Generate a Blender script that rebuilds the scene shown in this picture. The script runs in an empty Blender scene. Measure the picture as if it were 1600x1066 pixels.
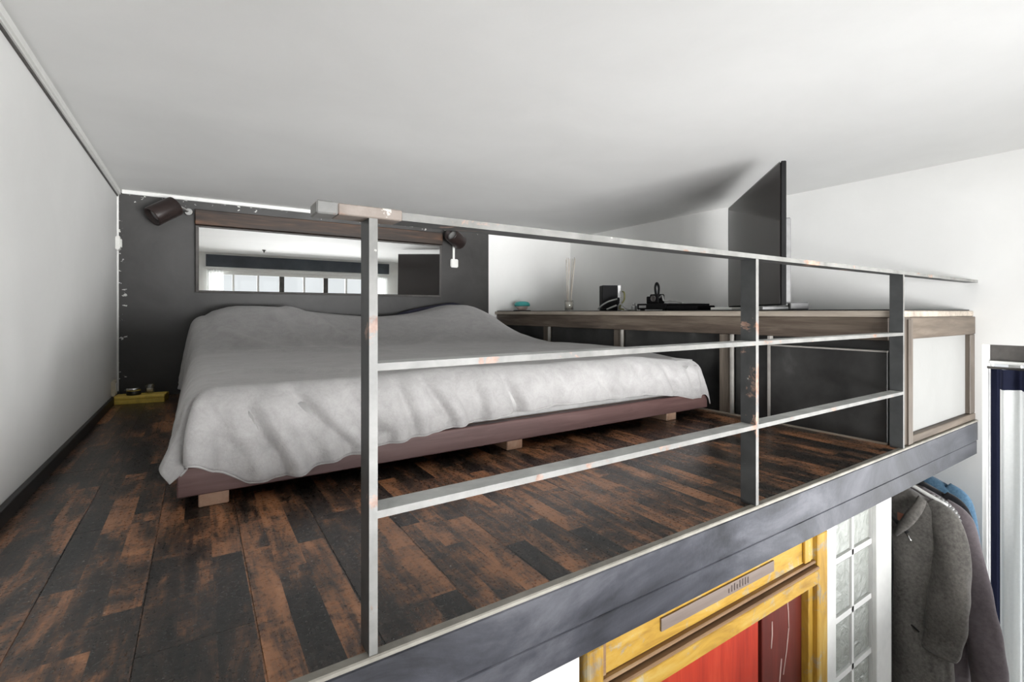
import bpy, bmesh, math, random
import numpy as np
from mathutils import Vector, Matrix, noise as mnoise

H = 0.50                      # metres per layout unit (= eye height above the loft floor)
SC = bpy.context.scene
COL = SC.collection
rnd = random.Random(7)

# ------------------------------------------------------------------ camera
FPX, VPX, HY = 753.0, 310.0, 488.0
cam = bpy.data.cameras.new('camera')
cam.sensor_width = 36.0
cam.lens = 36.0 * FPX / 1600.0
cam.shift_y = -(533.0 - HY) / 1600.0
cam.clip_start = 0.02
camo = bpy.data.objects.new('camera', cam)
COL.objects.link(camo)
camo.location = (0, 0, H)
camo.rotation_euler = (math.pi / 2, 0, -math.atan((800 - VPX) / FPX))
SC.camera = camo

# ------------------------------------------------------------------ daylight and added fill lamps
world = bpy.data.worlds.new('overcast_sky')
SC.world = world
world.use_nodes = True
bg = world.node_tree.nodes['Background']
bg.inputs['Color'].default_value = (0.93, 0.97, 1.0, 1)
bg.inputs['Strength'].default_value = 1.5


def portal(name, loc, rot, sx, sy):
    l = bpy.data.lights.new(name, 'AREA')
    l.shape = 'RECTANGLE'
    l.size, l.size_y = sx * H, sy * H
    l.cycles.is_portal = True
    o = bpy.data.objects.new(name, l)
    COL.objects.link(o)
    o.location = Vector(loc) * H
    o.rotation_euler = rot


portal('front_window_daylight', (2.9, -2.60, 0.4), (math.pi / 2, 0, 0), 5.6, 3.4)
portal('side_window_daylight', (6.62, -0.3, -0.9), (math.pi / 2, 0, math.pi / 2), 3.3, 3.2)



def area(name, loc, aim, sx, sy, power, col=(1, 1, 1)):
    l = bpy.data.lights.new(name, 'AREA')
    l.shape = 'RECTANGLE'
    l.size, l.size_y = sx * H, sy * H
    l.energy = power
    l.color = col
    o = bpy.data.objects.new(name, l)
    COL.objects.link(o)
    o.location = Vector(loc) * H
    o.rotation_euler = (Vector(aim) - Vector(loc)).to_track_quat('-Z', 'Z').to_euler()


# added area lamps beyond the windows, filling the deep loft with light
area('front_fill', (4, -25, -4.5), (3, 4, 1.5), 30, 9, 14000)
area('left_fill', (-11, -25, -4), (5, 5, 2), 14, 9, 3300)
area('side_fill', (10, -2.0, -1.0), (1, 4, 1.5), 6, 4, 60)
SC.view_settings.view_transform = 'Standard'
SC.view_settings.look = 'None'
SC.view_settings.gamma = 1.0
SC.view_settings.use_curve_mapping = False
SC.view_settings.exposure = -0.6
SC.cycles.use_denoising = True
SC.cycles.max_bounces = 14
SC.cycles.diffuse_bounces = 10
SC.cycles.glossy_bounces = 6
SC.cycles.transparent_max_bounces = 12
SC.cycles.caustics_reflective = False
SC.cycles.caustics_refractive = False
SC.cycles.sample_clamp_indirect = 6.0


# ------------------------------------------------------------------ materials
class NT:
    def __init__(s, name, rough=0.6, metal=0.0, spec=0.5):
        s.m = bpy.data.materials.new(name)
        s.m.use_nodes = True
        s.t = s.m.node_tree
        s.b = s.t.nodes['Principled BSDF']
        s.b.inputs['Roughness'].default_value = rough
        s.b.inputs['Metallic'].default_value = metal
        s.b.inputs['Specular IOR Level'].default_value = spec

    def n(s, typ, **kw):
        nd = s.t.nodes.new(typ)
        for k, v in kw.items():
            setattr(nd, k, v)
        return nd

    def link(s, a, b):
        s.t.links.new(a, b)

    def pos(s, scale=(1, 1, 1), coord='pos'):
        if coord == 'pos':
            src = s.n('ShaderNodeNewGeometry').outputs['Position']
        else:
            src = s.n('ShaderNodeTexCoord').outputs['Object']
        mp = s.n('ShaderNodeMapping')
        mp.inputs['Scale'].default_value = scale
        s.link(src, mp.inputs['Vector'])
        return mp.outputs['Vector']

    def noise(s, vec, scale=5, detail=4, rough=0.55, dist=0.0):
        nd = s.n('ShaderNodeTexNoise')
        nd.inputs['Scale'].default_value = scale
        nd.inputs['Detail'].default_value = detail
        nd.inputs['Roughness'].default_value = rough
        nd.inputs['Distortion'].default_value = dist
        s.link(vec, nd.inputs['Vector'])
        return nd.outputs['Fac']

    def ramp(s, fac, stops):
        nd = s.n('ShaderNodeValToRGB')
        el = nd.color_ramp.elements
        while len(el) < len(stops):
            el.new(0.5)
        for e, (p, c) in zip(el, stops):
            e.position = p
            if isinstance(c, (int, float)):
                c = (c, c, c)
            e.color = (*c, 1)
        s.link(fac, nd.inputs['Fac'])
        return nd.outputs['Color']

    def math(s, op, a, b=None):
        nd = s.n('ShaderNodeMath', operation=op)
        for i, v in enumerate((a, b)):
            if v is None:
                continue
            if isinstance(v, (int, float)):
                nd.inputs[i].default_value = v
            else:
                s.link(v, nd.inputs[i])
        return nd.outputs[0]

    def mix(s, fac, a, b):
        nd = s.n('ShaderNodeMix', data_type='RGBA')
        for idx, v in ((0, fac), (6, a), (7, b)):
            if isinstance(v, (int, float)):
                nd.inputs[idx].default_value = v
            elif isinstance(v, tuple):
                nd.inputs[idx].default_value = (*v, 1)
            else:
                s.link(v, nd.inputs[idx])
        return nd.outputs[2]

    def color(s, c):
        if isinstance(c, tuple):
            s.b.inputs['Base Color'].default_value = (*c, 1)
        else:
            s.link(c, s.b.inputs['Base Color'])
        return s

    def bump(s, h, strength=0.2, dist=0.005):
        nd = s.n('ShaderNodeBump')
        nd.inputs['Strength'].default_value = strength
        nd.inputs['Distance'].default_value = dist
        s.link(h, nd.inputs['Height'])
        s.link(nd.outputs['Normal'], s.b.inputs['Normal'])
        return s

    def roughness(s, r):
        s.link(r, s.b.inputs['Roughness'])
        return s


def plaster(name, c0, c1, bump=0.12):
    t = NT(name, rough=0.75, spec=0.3)
    v = t.pos()
    n1 = t.noise(v, 2.2, 6, 0.6, 0.4)
    t.color(t.ramp(n1, [(0.3, c0), (0.7, c1)]))
    n2 = t.noise(v, 55, 3, 0.6)
    t.bump(n2, bump, 0.003)
    return t.m


def mottled(name, stops, scale=8, vs=(1, 1, 1), rough=0.5, metal=0.0, bump=0.1, bscale=60, spec=0.5, dist=0.3, detail=6, coord='pos'):
    t = NT(name, rough, metal, spec)
    v = t.pos(vs, coord)
    n1 = t.noise(v, scale, detail, 0.6, dist)
    t.color(t.ramp(n1, stops))
    if bump:
        t.bump(t.noise(v, bscale, 3), bump, 0.003)
    return t.m


def plain(name, c, rough=0.5, metal=0.0, spec=0.5, var=0.12, scale=30):
    t = NT(name, rough, metal, spec)
    n1 = t.noise(t.pos(), scale, 3)
    a = tuple(x * (1 - var) for x in c)
    b = tuple(min(1, x * (1 + var)) for x in c)
    t.color(t.ramp(n1, [(0.3, a), (0.7, b)]))
    return t.m


M = {}
M['white'] = plaster('white_wall_paint', (0.79, 0.79, 0.775), (0.84, 0.84, 0.825))
M['ceil'] = plaster('white_ceiling_paint', (0.80, 0.80, 0.79), (0.85, 0.85, 0.84), 0.08)
M['trim'] = plain('white_trim_paint', (0.78, 0.78, 0.76), 0.4, var=0.04)
M['lower'] = plaster('bright_white_paint', (0.78, 0.78, 0.765), (0.83, 0.83, 0.815))
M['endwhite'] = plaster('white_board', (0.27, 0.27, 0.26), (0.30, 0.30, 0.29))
M['black'] = plain('black_paint', (0.012, 0.012, 0.012), 0.45)
M['blackplastic'] = plain('black_plastic', (0.007, 0.007, 0.0075), 0.6, 0.0, 0.12)
M['gray_floor'] = plain('concrete_floor', (0.35, 0.33, 0.3), 0.6)


def dark_wall():
    t = NT('charcoal_chalk_paint', 0.42, 0.0, 0.5)
    v = t.pos()
    n1 = t.noise(v, 3.0, 6, 0.65, 0.5)
    base = t.ramp(n1, [(0.25, (0.022, 0.021, 0.020)), (0.75, (0.055, 0.053, 0.051))])
    sep = t.n('ShaderNodeSeparateXYZ')
    t.link(t.n('ShaderNodeNewGeometry').outputs['Position'], sep.inputs[0])
    X, Z = sep.outputs[0], sep.outputs[2]
    # paint chips near the top edge and the left corner
    ez = t.math('SUBTRACT', Z, 2.26 * H)
    ez = t.math('MULTIPLY', ez, 9.0)
    ex = t.math('SUBTRACT', -0.66 * H, X)
    ex = t.math('MULTIPLY', ex, 9.0)
    e = t.math('MAXIMUM', ez, ex)
    e = t.math('MINIMUM', t.math('MAXIMUM', e, -0.35), 0.35)
    chips = t.noise(t.pos((1, 1, 1.6)), 24, 4, 0.6)
    chips = t.math('ADD', chips, t.math('MULTIPLY', e, 0.42))
    k = t.ramp(chips, [(0.765, 0.0), (0.785, 1.0)])
    t.color(t.mix(k, base, (0.6, 0.6, 0.57)))
    t.bump(t.noise(v, 40, 3), 0.12, 0.003)
    return t.m


M['dark_wall'] = dark_wall()


def plank_mat():
    t = NT('rustic_dark_laminate', 0.3, 0.0, 0.5)
    geo = t.n('ShaderNodeNewGeometry').outputs['Position']
    rn = t.n('ShaderNodeObjectInfo').outputs['Random']
    sep = t.n('ShaderNodeSeparateXYZ')
    t.link(geo, sep.inputs[0])
    X, Y = sep.outputs[0], sep.outputs[1]
    sid = t.math('FLOOR', t.math('DIVIDE', t.math('ADD', X, 0.79 * H), 0.1047 * H))
    wn = t.n('ShaderNodeTexWhiteNoise', noise_dimensions='1D')
    t.link(sid, wn.inputs['W'])
    yy = t.math('ADD', t.math('DIVIDE', Y, 0.95 * H), t.math('MULTIPLY', wn.outputs['Value'], 7.0))
    bid = t.math('FLOOR', yy)
    wn2 = t.n('ShaderNodeTexWhiteNoise', noise_dimensions='2D')
    cmb = t.n('ShaderNodeCombineXYZ')
    t.link(sid, cmb.inputs[0])
    t.link(bid, cmb.inputs[1])
    t.link(cmb.outputs[0], wn2.inputs['Vector'])
    blk = wn2.outputs['Value']
    off = t.n('ShaderNodeCombineXYZ')
    t.link(t.math('MULTIPLY', blk, 13.0), off.inputs[0])
    t.link(t.math('MULTIPLY', rn, 31.0), off.inputs[1])
    vadd = t.n('ShaderNodeVectorMath', operation='ADD')
    t.link(geo, vadd.inputs[0])
    t.link(off.outputs[0], vadd.inputs[1])

    def mapped(scale):
        mp = t.n('ShaderNodeMapping')
        mp.inputs['Scale'].default_value = scale
        t.link(vadd.outputs[0], mp.inputs['Vector'])
        return mp.outputs['Vector']
    big = t.noise(mapped((7, 2.6, 7)), 1.7, 9, 0.74, 0.5)
    grain = t.noise(mapped((60, 3.5, 60)), 1.0, 5, 0.7, 0.3)
    saw = t.noise(mapped((6, 60, 6)), 1.0, 4, 0.7, 0.2)
    fine = t.noise(mapped((60, 60, 60)), 2.0, 3, 0.7)
    f = t.math('ADD', t.math('MULTIPLY', big, 1.0), t.math('MULTIPLY', t.math('SUBTRACT', blk, 0.5), 0.20))
    f = t.math('ADD', f, t.math('MULTIPLY', t.math('SUBTRACT', grain, 0.5), 0.42))
    f = t.math('ADD', f, t.math('MULTIPLY', t.math('SUBTRACT', saw, 0.5), 0.22))
    f = t.math('ADD', f, t.math('MULTIPLY', t.math('SUBTRACT', fine, 0.5), 0.13))
    c = t.ramp(f, [(0.34, (0.012, 0.011, 0.010)), (0.46, (0.034, 0.024, 0.019)),
                   (0.54, (0.12, 0.062, 0.036)), (0.64, (0.33, 0.15, 0.072)), (0.80, (0.46, 0.22, 0.11))])
    # dust specks
    vo = t.n('ShaderNodeTexVoronoi')
    vo.inputs['Scale'].default_value = 26
    t.link(geo, vo.inputs['Vector'])
    sp = t.ramp(vo.outputs['Distance'], [(0.035, 1.0), (0.06, 0.0)])
    wsp = t.ramp(t.n('ShaderNodeTexVoronoi').outputs['Color'], [(0.0, 0.0), (1.0, 1.0)])
    sc = t.n('ShaderNodeSeparateColor')
    t.link(vo.outputs['Color'], sc.inputs[0])
    keep = t.ramp(sc.outputs[0], [(0.72, 0.0), (0.76, 1.0)])
    spk = t.math('MULTIPLY', t.math('MULTIPLY', sp, keep), 0.75)
    c = t.mix(spk, c, (0.5, 0.48, 0.45))
    t.color(c)
    t.roughness(t.ramp(fine, [(0.3, 0.22), (0.7, 0.40)]))
    t.bump(t.math('ADD', grain, saw), 0.05, 0.002)
    return t.m


M['plank'] = plank_mat()
M['seam'] = plain('plank_core', (0.20, 0.16, 0.13), 0.6)


def steel(name, base0, base1, rust=0.0, chips=0.0, rough=0.42, rscale=9, spec=0.5):
    t = NT(name, rough, 0.0, spec)
    v = t.pos()
    n = t.noise(v, 14, 5, 0.6, 0.4)
    c = t.ramp(n, [(0.3, base0), (0.7, base1)])
    if rust:
        r = t.noise(v, rscale, 6, 0.7, 0.5)
        k = t.ramp(r, [(0.74 - rust * 0.3, 0.0), (0.78 - rust * 0.3, 1.0)])
        rc = t.ramp(t.noise(v, 40, 4), [(0.3, (0.16, 0.075, 0.045)), (0.7, (0.42, 0.29, 0.23))])
        c = t.mix(k, c, rc)
    if chips:
        r = t.noise(v, 33, 5, 0.7, 0.2)
        k = t.ramp(r, [(0.78 - chips * 0.3, 0.0), (0.81 - chips * 0.3, 1.0)])
        c = t.mix(k, c, (0.62, 0.60, 0.55))
    t.color(c)
    t.bump(t.noise(v, 70, 3), 0.12, 0.002)
    return t.m


M['steel_dark'] = steel('dark_shaded_steel_paint', (0.035, 0.037, 0.038), (0.065, 0.068, 0.068), 0.42, 0.28)  # dark paint of the posts, also used as shade under the rails
M['steel_edge'] = steel('worn_lit_steel_edge', (0.13, 0.13, 0.122), (0.235, 0.232, 0.22), 0.52, 0.30)  # worn edge, with window light put into its tone
M['steel_flat'] = steel('worn_grey_steel_flat', (0.36, 0.37, 0.36), (0.60, 0.61, 0.59), 0.12, 0.25)
M['steel_rust'] = steel('rusted_bare_steel', (0.16, 0.125, 0.105), (0.30, 0.26, 0.23), 0.50, 0.45, 0.6)
M['steel_cap'] = steel('chipped_white_steel', (0.17, 0.17, 0.165), (0.28, 0.275, 0.26), 0.30, 0.3, 0.6)
M['tv_grey'] = plain('grey_tv_back', (0.17, 0.17, 0.17), 0.4)
M['beam'] = steel('slate_blue_steel_paint', (0.040, 0.043, 0.056), (0.085, 0.089, 0.112), 0.0, 0.12, 0.33)
M['beam_edge'] = steel('worn_beam_edge', (0.20, 0.188, 0.16), (0.34, 0.32, 0.28), 0.1, 0.2)


def beam_paint():
    t = NT('slate_blue_beam_paint', 0.33, 0.0, 0.5)
    v = t.pos((0.55, 1, 1.0))
    n = t.noise(v, 4.5, 7, 0.68, 0.8)
    c = t.ramp(n, [(0.38, (0.016, 0.017, 0.022)), (0.52, (0.048, 0.050, 0.062)), (0.66, (0.100, 0.102, 0.118))])
    r = t.noise(t.pos(), 60, 4, 0.7)
    k = t.ramp(r, [(0.735, 0.0), (0.76, 1.0)])
    t.color(t.mix(k, c, (0.34, 0.33, 0.30)))
    t.bump(t.noise(t.pos(), 80, 3), 0.15, 0.002)
    return t.m


M['beam'] = beam_paint()


def wood(name, stops, axis='y', rough=0.5, sc=1.0, knots=0.0, spec=0.4):
    t = NT(name, rough, 0.0, spec)
    s = {'x': (3, 40, 40), 'y': (40, 3, 40), 'z': (40, 40, 3)}[axis]
    s = tuple(a * sc for a in s)
    g = t.noise(t.pos(s), 1.0, 6, 0.65, 0.6)
    b = t.noise(t.pos(tuple(a * 0.2 for a in s)), 1.0, 4, 0.6, 0.5)
    f = t.math('ADD', t.math('MULTIPLY', g, 0.6), t.math('MULTIPLY', b, 0.45))
    t.color(t.ramp(f, stops))
    t.bump(g, 0.15, 0.002)
    return t.m


M['ledge_wood'] = wood('weathered_brown_timber', [(0.35, (0.045, 0.033, 0.026)), (0.52, (0.105, 0.080, 0.062)), (0.7, (0.20, 0.165, 0.13))], 'y')
M['ledge_wood_x'] = wood('weathered_brown_timber_end', [(0.35, (0.05, 0.038, 0.028)), (0.52, (0.11, 0.085, 0.063)), (0.7, (0.19, 0.155, 0.12))], 'x')
M['ledge_post'] = wood('weathered_post_timber', [(0.35, (0.055, 0.044, 0.036)), (0.52, (0.11, 0.09, 0.072)), (0.7, (0.20, 0.17, 0.14))], 'z')
M['ledge_edge'] = wood('planed_board_edge', [(0.35, (0.22, 0.185, 0.15)), (0.55, (0.38, 0.33, 0.275)), (0.7, (0.50, 0.44, 0.37))], 'y')
M['board'] = wood('rustic_brown_board', [(0.40, (0.014, 0.010, 0.008)), (0.53, (0.045, 0.027, 0.018)), (0.62, (0.10, 0.05, 0.028)), (0.72, (0.20, 0.10, 0.055))], 'x', sc=0.8)
M['frame_wood'] = wood('plum_brown_bed_stain', [(0.3, (0.065, 0.032, 0.030)), (0.5, (0.115, 0.062, 0.058)), (0.75, (0.18, 0.108, 0.10))], 'x')
M['leg_wood'] = wood('raw_pine', [(0.3, (0.42, 0.23, 0.14)), (0.6, (0.60, 0.40, 0.29))], 'y', 0.55)
M['chalk'] = mottled('scuffed_black_panel', [(0.3, (0.010, 0.010, 0.010)), (0.62, (0.035, 0.035, 0.034)), (0.85, (0.085, 0.085, 0.082))], 6, rough=0.38, bump=0.08)
M['alu'] = plain('aluminium_trim', (0.36, 0.345, 0.32), 0.35, 0.2)


def fleece():
    t = NT('grey_fleece', 0.9, 0.0, 0.15)
    v = t.pos()
    n1 = t.noise(v, 16, 5, 0.65, 0.8)
    n2 = t.noise(v, 130, 3, 0.7)
    n3 = t.noise(v, 2.5, 3, 0.5, 0.6)
    f = t.math('ADD', t.math('MULTIPLY', n1, 0.5), t.math('ADD', t.math('MULTIPLY', n2, 0.25), t.math('MULTIPLY', n3, 0.25)))
    t.color(t.ramp(f, [(0.36, (0.28, 0.272, 0.270)), (0.62, (0.38, 0.372, 0.368))]))
    t.b.inputs['Sheen Weight'].default_value = 0.35
    t.b.inputs['Sheen Roughness'].default_value = 0.5
    t.bump(t.math('ADD', n2, t.math('MULTIPLY', n1, 0.8)), 0.35, 0.004)
    return t.m


M['fleece'] = fleece()
M['hem'] = plain('pale_blanket_hem', (0.40, 0.395, 0.39), 0.9)
M['sheet'] = plain('grey_sheet', (0.40, 0.395, 0.39), 0.9)
M['navy'] = plain('navy_cotton', (0.022, 0.022, 0.04), 0.9)

t = NT('mirror_silver', 0.0, 1.0)
t.color((0.93, 0.94, 0.93))
M['mirror'] = t.m
M['wenge'] = wood('wenge_lamp_body', [(0.35, (0.010, 0.007, 0.007)), (0.6, (0.03, 0.02, 0.018))], 'x', 0.35)
M['chrome'] = plain('chrome', (0.75, 0.75, 0.74), 0.15, 1.0)
M['whiteplastic'] = plain('white_plastic', (0.78, 0.78, 0.75), 0.35, var=0.04)
M['ivory'] = plain('ivory_plastic', (0.62, 0.57, 0.45), 0.4)
M['yellow'] = plain('yellow_card', (0.85, 0.62, 0.13), 0.5)
M['teal'] = plain('teal_plastic', (0.05, 0.36, 0.34), 0.4)
M['pinkish'] = plain('pale_pink_ceramic', (0.72, 0.58, 0.53), 0.4)
M['wax'] = plain('cream_wax', (0.80, 0.76, 0.68), 0.5)
M['reed'] = plain('pale_reed', (0.55, 0.50, 0.44), 0.7)
M['silver'] = plain('silver_plastic', (0.36, 0.36, 0.355), 0.3, 0.3)
M['cablegray'] = plain('grey_cable', (0.32, 0.32, 0.31), 0.5)
M['olive'] = plain('olive_cable', (0.20, 0.19, 0.06), 0.5)
t = NT('tv_screen_glass', 0.07, 0.0, 0.6)
t.color((0.032, 0.024, 0.023))
M['screen'] = t.m


def glass(name, tint=(1, 1, 1), refl=0.06):
    m = bpy.data.materials.new(name)
    m.use_nodes = True
    nt = m.node_tree
    nt.nodes.clear()
    out = nt.nodes.new('ShaderNodeOutputMaterial')
    mx = nt.nodes.new('ShaderNodeMixShader')
    tr = nt.nodes.new('ShaderNodeBsdfTransparent')
    gl = nt.nodes.new('ShaderNodeBsdfGlossy')
    tr.inputs['Color'].default_value = (*tint, 1)
    gl.inputs['Roughness'].default_value = 0.03
    mx.inputs[0].default_value = refl
    nt.links.new(tr.outputs[0], mx.inputs[1])
    nt.links.new(gl.outputs[0], mx.inputs[2])
    nt.links.new(mx.outputs[0], out.inputs['Surface'])
    return m


M['glass'] = glass('window_glass')
M['jarglass'] = glass('clear_jar_glass', (0.93, 0.93, 0.92), 0.10)


def ochre(name, axis):
    t = NT(name, 0.5, 0.0, 0.4)
    s = {'x': (5, 30, 30), 'z': (30, 30, 5)}[axis]
    n = t.noise(t.pos(s), 1.0, 6, 0.65, 0.6)
    c = t.ramp(n, [(0.28, (0.26, 0.135, 0.018)), (0.5, (0.45, 0.265, 0.035)), (0.75, (0.52, 0.36, 0.10))])
    w = t.noise(t.pos(), 15, 6, 0.7, 0.5)
    k = t.ramp(w, [(0.55, 0.0), (0.63, 1.0)])
    c = t.mix(k, c, t.ramp(n, [(0.3, (0.20, 0.14, 0.08)), (0.7, (0.48, 0.41, 0.26))]))
    t.color(c)
    t.bump(n, 0.2, 0.003)
    return t.m


M['ochre_x'] = ochre('worn_ochre_paint_rail', 'x')
M['ochre_z'] = ochre('worn_ochre_paint_jamb', 'z')
M['molding'] = wood('bare_brown_molding', [(0.3, (0.10, 0.05, 0.03)), (0.6, (0.28, 0.17, 0.09)), (0.8, (0.5, 0.4, 0.25))], 'x')
M['red'] = wood('bright_red_wood', [(0.3, (0.27, 0.018, 0.010)), (0.55, (0.46, 0.040, 0.018)), (0.75, (0.60, 0.09, 0.04))], 'z', 0.4)
M['darkred'] = wood('dark_red_wood', [(0.3, (0.055, 0.008, 0.006)), (0.6, (0.13, 0.018, 0.012)), (0.76, (0.17, 0.03, 0.02))], 'z', 0.4)
M['tape'] = wood('grey_worn_strip', [(0.3, (0.12, 0.09, 0.075)), (0.7, (0.23, 0.185, 0.16))], 'x')
M['pencil'] = plain('dark_pencil', (0.10, 0.075, 0.07), 0.7)
M['scratch'] = plain('pale_scratch', (0.50, 0.36, 0.32), 0.7)

t = NT('frosted_glass_block', 0.22, 0.0, 0.5)
v = t.pos()
n1 = t.noise(v, 22, 3, 0.5, 1.2)
t.color(t.ramp(n1, [(0.25, (0.30, 0.32, 0.29)), (0.75, (0.44, 0.455, 0.425))]))
t.bump(n1, 0.6, 0.012)
M['block'] = t.m


def cloth(name, c0, c1, scale=60, rough=0.95, sheen=0.2):
    t = NT(name, rough, 0.0, 0.15)
    v = t.pos()
    n = t.noise(v, scale, 4, 0.7)
    n2 = t.noise(v, 7, 3, 0.6, 0.5)
    t.color(t.ramp(t.math('ADD', t.math('MULTIPLY', n, 0.6), t.math('MULTIPLY', n2, 0.4)), [(0.33, c0), (0.66, c1)]))
    t.b.inputs['Sheen Weight'].default_value = sheen
    t.bump(n, 0.3, 0.003)
    return t.m


M['wool'] = cloth('dark_grey_wool', (0.075, 0.070, 0.065), (0.20, 0.188, 0.172), 90)
M['mauve'] = cloth('mauve_grey_cloth', (0.11, 0.092, 0.10), (0.18, 0.155, 0.165), 60)
M['blackcloth'] = cloth('black_cloth', (0.008, 0.008, 0.01), (0.022, 0.022, 0.026), 60)
M['denim'] = cloth('blue_denim', (0.05, 0.11, 0.19), (0.14, 0.26, 0.38), 80)
M['lining'] = cloth('black_lining', (0.010, 0.010, 0.010), (0.025, 0.025, 0.025), 60)
M['salmon'] = plain('salmon_label', (0.50, 0.22, 0.15), 0.7)


def curtain_mat(name, c):
    t = NT(name, 0.9, 0.0, 0.1)
    t.color(t.ramp(t.noise(t.pos(), 80, 3), [(0.3, tuple(x * 0.93 for x in c)), (0.7, c)]))
    tl = t.n('ShaderNodeBsdfTranslucent')
    tl.inputs['Color'].default_value = (*c, 1)
    mx = t.n('ShaderNodeMixShader')
    mx.inputs[0].default_value = 0.35
    t.link(t.b.outputs[0], mx.inputs[1])
    t.link(tl.outputs[0], mx.inputs[2])
    t.link(mx.outputs[0], t.t.nodes['Material Output'].inputs['Surface'])
    return t.m


M['curtain_white'] = curtain_mat('white_curtain', (0.80, 0.81, 0.80))
M['curtain_navy'] = curtain_mat('navy_curtain', (0.022, 0.025, 0.050))
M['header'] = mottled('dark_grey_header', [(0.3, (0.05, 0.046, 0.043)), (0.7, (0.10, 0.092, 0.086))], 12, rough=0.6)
M['bluewall'] = mottled('slate_blue_band', [(0.3, (0.035, 0.043, 0.055)), (0.7, (0.075, 0.088, 0.105))], 5, rough=0.6)


# ------------------------------------------------------------------ mesh helpers (layout units)
class MB:
    def __init__(s):
        s.bm = bmesh.new()

    def box(s, x0, x1, y0, y1, z0, z1, bev=0.0, mi=0, seg=1):
        if x1 < x0: x0, x1 = x1, x0
        if y1 < y0: y0, y1 = y1, y0
        if z1 < z0: z0, z1 = z1, z0
        b = s.bm
        vs = [b.verts.new((x, y, z)) for z in (z0, z1) for y in (y0, y1) for x in (x0, x1)]
        idx = [(0, 2, 3, 1), (4, 5, 7, 6), (0, 1, 5, 4), (2, 6, 7, 3), (0, 4, 6, 2), (1, 3, 7, 5)]
        fs = [b.faces.new([vs[i] for i in f]) for f in idx]
        for f in fs:
            f.material_index = mi
        if bev > 0:
            es = list({e for f in fs for e in f.edges})
            r = bmesh.ops.bevel(b, geom=es, offset=bev, segments=seg, affect='EDGES', clamp_overlap=True)
            for f in r['faces']:
                f.material_index = mi
        return s

    def facebox(s, x0, x1, y0, y1, z0, z1, mis):
        """box with a material per face: order -z +z -y +y -x +x"""
        n = len(s.bm.faces)
        s.box(x0, x1, y0, y1, z0, z1)
        s.bm.faces.ensure_lookup_table()
        for k, m in enumerate(mis):
            s.bm.faces[n + k].material_index = m
        return s

    def ring(s, c, ax, u, r, n, ry=None):
        ax = Vector(ax).normalized()
        u = Vector(u)
        u = (u - ax * u.dot(ax)).normalized()
        w = ax.cross(u)
        ry = r if ry is None else ry
        return [s.bm.verts.new(Vector(c) + u * math.cos(2 * math.pi * k / n) * r + w * math.sin(2 * math.pi * k / n) * ry) for k in range(n)]

    def skin(s, rings, cap0=True, cap1=True, mi=0, closed=True, smooth=True):
        n = len(rings[0])
        for a, b in zip(rings, rings[1:]):
            for k in range(n if closed else n - 1):
                f = s.bm.faces.new((a[k], a[(k + 1) % n], b[(k + 1) % n], b[k]))
                f.material_index = mi
                f.smooth = smooth
        if cap0:
            f = s.bm.faces.new(list(reversed(rings[0]))); f.material_index = mi
        if cap1:
            f = s.bm.faces.new(rings[-1]); f.material_index = mi
        return s

    def lathe(s, p0, ax, prof, n=24, mi=0, caps=True):
        """prof: list of (distance along axis, radius)"""
        ax = Vector(ax).normalized()
        u = Vector((0, 0, 1)) if abs(ax.z) < 0.9 else Vector((1, 0, 0))
        rings = [s.ring(Vector(p0) + ax * d, ax, u, max(r, 1e-4), n) for d, r in prof]
        return s.skin(rings, caps, caps, mi)

    def tube(s, pts, r, n=8, mi=0, steps=0):
        pts = [Vector(p) for p in pts]
        if steps:
            q = []
            ex = [pts[0] * 2 - pts[1]] + pts + [pts[-1] * 2 - pts[-2]]
            for i in range(1, len(ex) - 2):
                for k in range(steps):
                    tt = k / steps
                    a, b, c, d = ex[i - 1], ex[i], ex[i + 1], ex[i + 2]
                    q.append(0.5 * ((2 * b) + (c - a) * tt + (2 * a - 5 * b + 4 * c - d) * tt ** 2 + (3 * b - a - 3 * c + d) * tt ** 3))
            q.append(pts[-1])
            pts = q
        rings = []
        u = Vector((0.13, 0.27, 0.95))
        for i, p in enumerate(pts):
            d = (pts[min(i + 1, len(pts) - 1)] - pts[max(i - 1, 0)])
            rr = r[i] if isinstance(r, (list, tuple)) else r
            rings.append(s.ring(p, d, u, rr, n))
        return s.skin(rings, True, True, mi)

    def prism(s, pts, axis, a0, a1, mi=0):
        """extrude a 2-D outline along an axis"""
        def P(p, a):
            return {'x': (a, p[0], p[1]), 'y': (p[0], a, p[1]), 'z': (p[0], p[1], a)}[axis]
        lo = [s.bm.verts.new(P(p, a0)) for p in pts]
        hi = [s.bm.verts.new(P(p, a1)) for p in pts]
        n = len(pts)
        for k in range(n):
            s.bm.faces.new((lo[k], lo[(k + 1) % n], hi[(k + 1) % n], hi[k])).material_index = mi
        s.bm.faces.new(list(reversed(lo))).material_index = mi
        s.bm.faces.new(hi).material_index = mi
        return s

    def grid(s, P, mi=0, smooth=True):
        ni, nj = len(P), len(P[0])
        V = [[s.bm.verts.new(p) for p in row] for row in P]
        for i in range(ni - 1):
            for j in range(nj - 1):
                f = s.bm.faces.new((V[i][j], V[i + 1][j], V[i + 1][j + 1], V[i][j + 1]))
                f.material_index = mi
                f.smooth = smooth
        return s

    def xform(s, m):
        s.bm.transform(m)
        return s


BASE = {}


def _base(o):
    return BASE.get(o.name, Vector((0, 0, 0)))


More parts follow.
